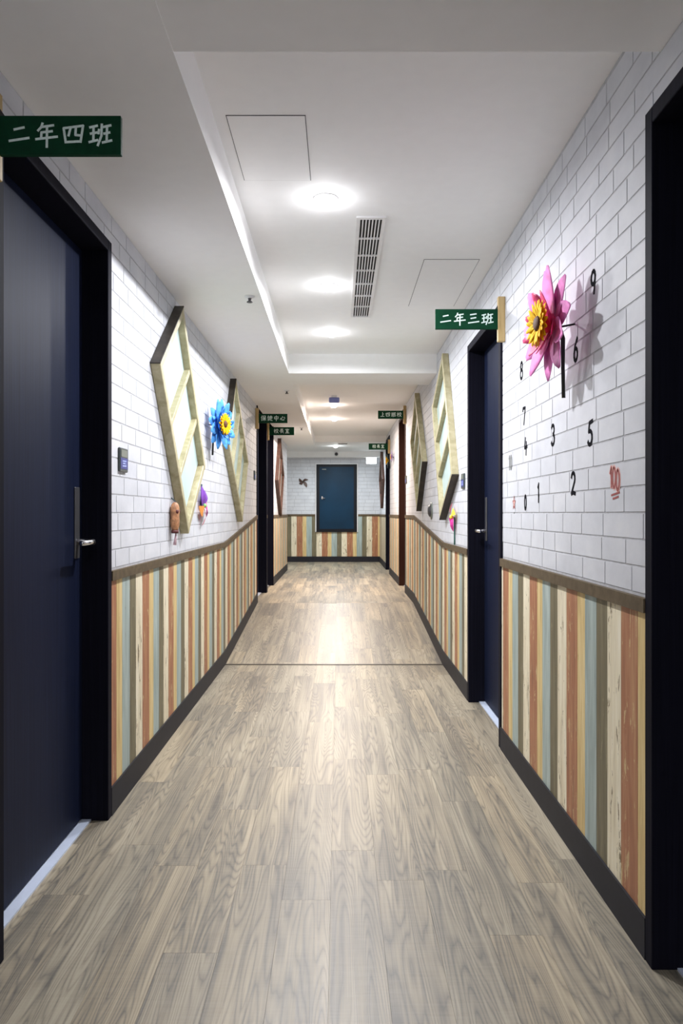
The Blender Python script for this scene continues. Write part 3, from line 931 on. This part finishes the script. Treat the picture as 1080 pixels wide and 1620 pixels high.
# ------------------------------------------------------------------ wall control plates
def plate(side, px, py, label, big=False):
    y, z = on_wall(px, py, side, BR_T)
    t = thing('wall_control', label, 'control panel', wall_matrix(side, y, z, BR_T), 'door control plates')
    w, h = 0.052, 0.048
    boxobj('body', (-w, -h, 0), (w, h, .010), 'plate_dark', t, 0.003)
    boxobj('display', (-w + .012, .012, .009), (w - .014, h - .008, .0112), 'plate_grey', t)
    boxobj('blue_label', (-w + .004, -h + .012, .009), (w - .004, .008, .0112), 'plate_blue', t)
    o = link('label_marks', strokes_mesh('label_marks', [[(.1, .85), (.9, .9)], [(.15, .5), (.6, .52)], [(.1, .1), (.9, .15)], [(.75, .6), (.8, .3)]], 0.06, 0.026, 0.005, 0.0006, 'plate_mark'), t)
    o.location = (0, -.014, .0112)
plate('L', 192.5, 728, 'dark wall plate with blue label beside the near left door')
plate('R', 733.5, 761, 'dark wall plate beside the black door on the right wall')
plate('L', 402, 752, 'tiny dark wall plate before the first far left door')
plate('R', 642.8, 759, 'tiny dark wall plate before the dark brown door')

# ------------------------------------------------------------------ pinwheels and small ornaments
def blade_mesh(L, wd, mat, lift):
    bm = bmesh.new()
    n = 5; rows = []
    for k in range(n + 1):
        t = k / n
        w = wd * (0.08 + math.sin(math.pi * (t * .82 + .1)) * .92)
        rows.append((bm.verts.new((L * t, 0, lift * math.sin(math.pi * t))), bm.verts.new((L * t * .92, w, lift * .3 * math.sin(math.pi * t)))))
    for a, b in zip(rows, rows[1:]): bm.faces.new((a[0], b[0], b[1], a[1]))
    g = bmesh.ops.extrude_face_region(bm, geom=list(bm.faces))
    for v in g['geom']:
        if isinstance(v, bmesh.types.BMVert): v.co.z += 0.0012
    return mesh_of(bm, 'blade', mat)

def pinwheel(side, y, z, label, mats, L, wd, stick, stick_mat, rot=0.0, off=0.03, hub='paper_yellow'):
    t = thing('paper_pinwheel', label, 'pinwheel', wall_matrix(side, y, z, BR_T), 'paper pinwheels on the walls')
    n = len(mats)
    for k, mt in enumerate(mats):
        o = link('blade', blade_mesh(L, wd, mt, 0.02), t)
        o.matrix_local = Matrix.Translation((0, 0, off)) @ Matrix.Rotation(rot + 2 * math.pi * k / n, 4, 'Z')
    link('hub', mesh_of(lathe([(0, off + .024), (.012, off + .02), (.014, off + .01), (.006, off - .006), (0, off - .006)], 12), 'hub', hub, True), t)
    link('stick', mesh_of(tube([(0, 0, off), (0, 0, off - .008), (stick[0] * .1, stick[1] * .1, off - .011), (stick[0], stick[1], off - .011)], [.004, .005, .005, .005], 8), 'stick', stick_mat, True), t)
y, z = on_wall(716.5, 818, 'R', .018)
pinwheel('R', y, z, 'magenta and yellow pinwheel on a green stick on the right rail', ['paper_yellow', 'paper_red', 'paper_magenta', 'paper_magenta'], 0.10, 0.055, (0.0, -0.19), 'stick_green', 0.15, 0.018)
y, z = on_wall(320.5, 800, 'L', .016)
pinwheel('L', y, z, 'rainbow pinwheel hanging below the near tilted window frame', ['paper_purple', 'paper_purple', 'paper_orange', 'paper_red', 'paper_magenta'], 0.13, 0.07, (0.02, 0.135), 'stick_dark', 0.65, 0.016, 'paper_green')

y, z = on_wall(275, 818, 'L', .02)
t = thing('carved_ornament', 'brown carved ornament with a tassel beside the near window frame', 'ornament', wall_matrix('L', y, z, BR_T))
prof = [(0, -.075), (.030, -.075), (.034, -.06), (.043, -.045), (.046, -.02), (.042, 0), (.045, .02), (.044, .045), (.034, .065), (.018, .075), (0, .078)]
bm = lathe(prof, 16)
bm.transform(Matrix.Translation((0, 0, .024)) @ Matrix.Rotation(-math.pi / 2, 4, 'X') @ Matrix.Scale(.5, 4, (0, 1, 0)) @ Matrix.Scale(.85, 4, (1, 0, 0)))
link('body', mesh_of(bm, 'body', 'carved_brown', True), t)
bm = lathe([(0, -.012), (.031, -.012), (.033, .004), (0, .006)], 16)
bm.transform(Matrix.Translation((0, -.072, .024)) @ Matrix.Rotation(-math.pi / 2, 4, 'X') @ Matrix.Scale(.55, 4, (0, 1, 0)))
link('base', mesh_of(bm, 'base', 'carved_dark', True), t)
for k in (-1, 1):
    bm = lathe([(0, 0), (.013, .003), (.015, .008), (.008, .016), (0, .018)], 10)
    bm.transform(Matrix.Translation((k * .018, .028, .030)))
    link('boss', mesh_of(bm, 'boss', 'carved_dark', True), t)
link('hanging_loop', mesh_of(tube([(0, .075, .03), (.003, .085, .02), (0, .1, .004)], .003, 6), 'hanging_loop', 'stick_dark'), t)
link('tassel', mesh_of(tube([(0, -.08, .03), (.004, -.11, .026), (.002, -.145, .022)], [.003, .006, .009], 8), 'tassel', 'thread_pink', True), t)

y, z = on_wall(681, 808, 'R', .01)
t = thing('round_ornament', 'dark round ornament between the two right window frames', 'ornament', wall_matrix('R', y, z, BR_T))
link('rim', mesh_of(lathe([(0, 0), (.074, 0), (.076, .006), (.060, .010), (0, .011)], 24), 'rim', 'plate_grey', True), t)
link('dome', mesh_of(lathe([(.056, .009), (.05, .022), (.03, .032), (0, .035)], 24), 'dome', 'hat_black', True), t)

# ------------------------------------------------------------------ far wall: panel door, light box, ornament
t = thing('panel_door', 'dark blue steel service door set high in the far end wall', 'panel', wall_matrix('B', -0.045, 1.445, 0.006))
hw, hh = 0.395, 0.66
bm = bmesh.new()
for lo, hi in (((-hw - .022, -hh, 0), (-hw, hh + .022, .016)), ((hw, -hh, 0), (hw + .022, hh + .022, .016)), ((-hw, hh, 0), (hw, hh + .022, .016))):
    bm_box(bm, lo, hi)
link('trim', mesh_of(bm, 'trim', 'white_plastic'), t)
bm = bmesh.new()
for lo, hi in (((-hw, -hh, 0), (-hw + .06, hh, .03)), ((hw - .06, -hh, 0), (hw, hh, .03)), ((-hw + .06, hh - .05, 0), (hw - .06, hh, .03)), ((-hw + .06, -hh, 0), (hw - .06, -hh + .06, .03))):
    bm_box(bm, lo, hi)
link('frame', mesh_of(bm, 'frame', 'panel_black'), t)
leaf = boxobj('leaf', (-hw + .06, -hh + .06, 0), (hw - .06, hh - .05, .024), 'panel_blue', t)
boxobj('label_plate', (-hw + .11, hh - .105, .024), (-hw + .19, hh - .09, .026), 'plate_grey', leaf)
boxobj('lock', (-hw + .10, -.02, .024), (-hw + .125, .035, .032), 'steel', leaf)
bm = tube([(-hw + .112, 0, .03), (-hw + .112, 0, .055), (-hw + .17, -.002, .055)], .006, 8)
link('latch', mesh_of(bm, 'latch', 'steel', True), leaf)

t = thing('exit_light', 'glowing white light box on the end wall right of the blue panel', 'light box', wall_matrix('B', 0.63, 2.215, BR_T))
boxobj('housing', (-.105, -.11, 0), (.105, .11, .035), 'white_plastic', t, .004)
boxobj('lit_face', (-.095, -.10, .033), (.095, .10, .038), 'exit_lens', t)

t = thing('wall_propeller', 'brown crossed wooden blades ornament on the end wall left of the blue panel', 'ornament', wall_matrix('B', -0.70, 1.765, BR_T))
for k, (a, L) in enumerate(((35, .11), (150, .10), (215, .085), (318, .135))):
    o = link('blade', blade_mesh(L, .045, 'red_wood', .015), t)
    o.matrix_local = Matrix.Translation((0, 0, .015)) @ Matrix.Rotation(math.radians(a - 15), 4, 'Z')
link('hub', mesh_of(lathe([(0, 0), (.016, 0), (.02, .02), (.012, .035), (0, .036)], 12), 'hub', 'dark_wood', True), t)
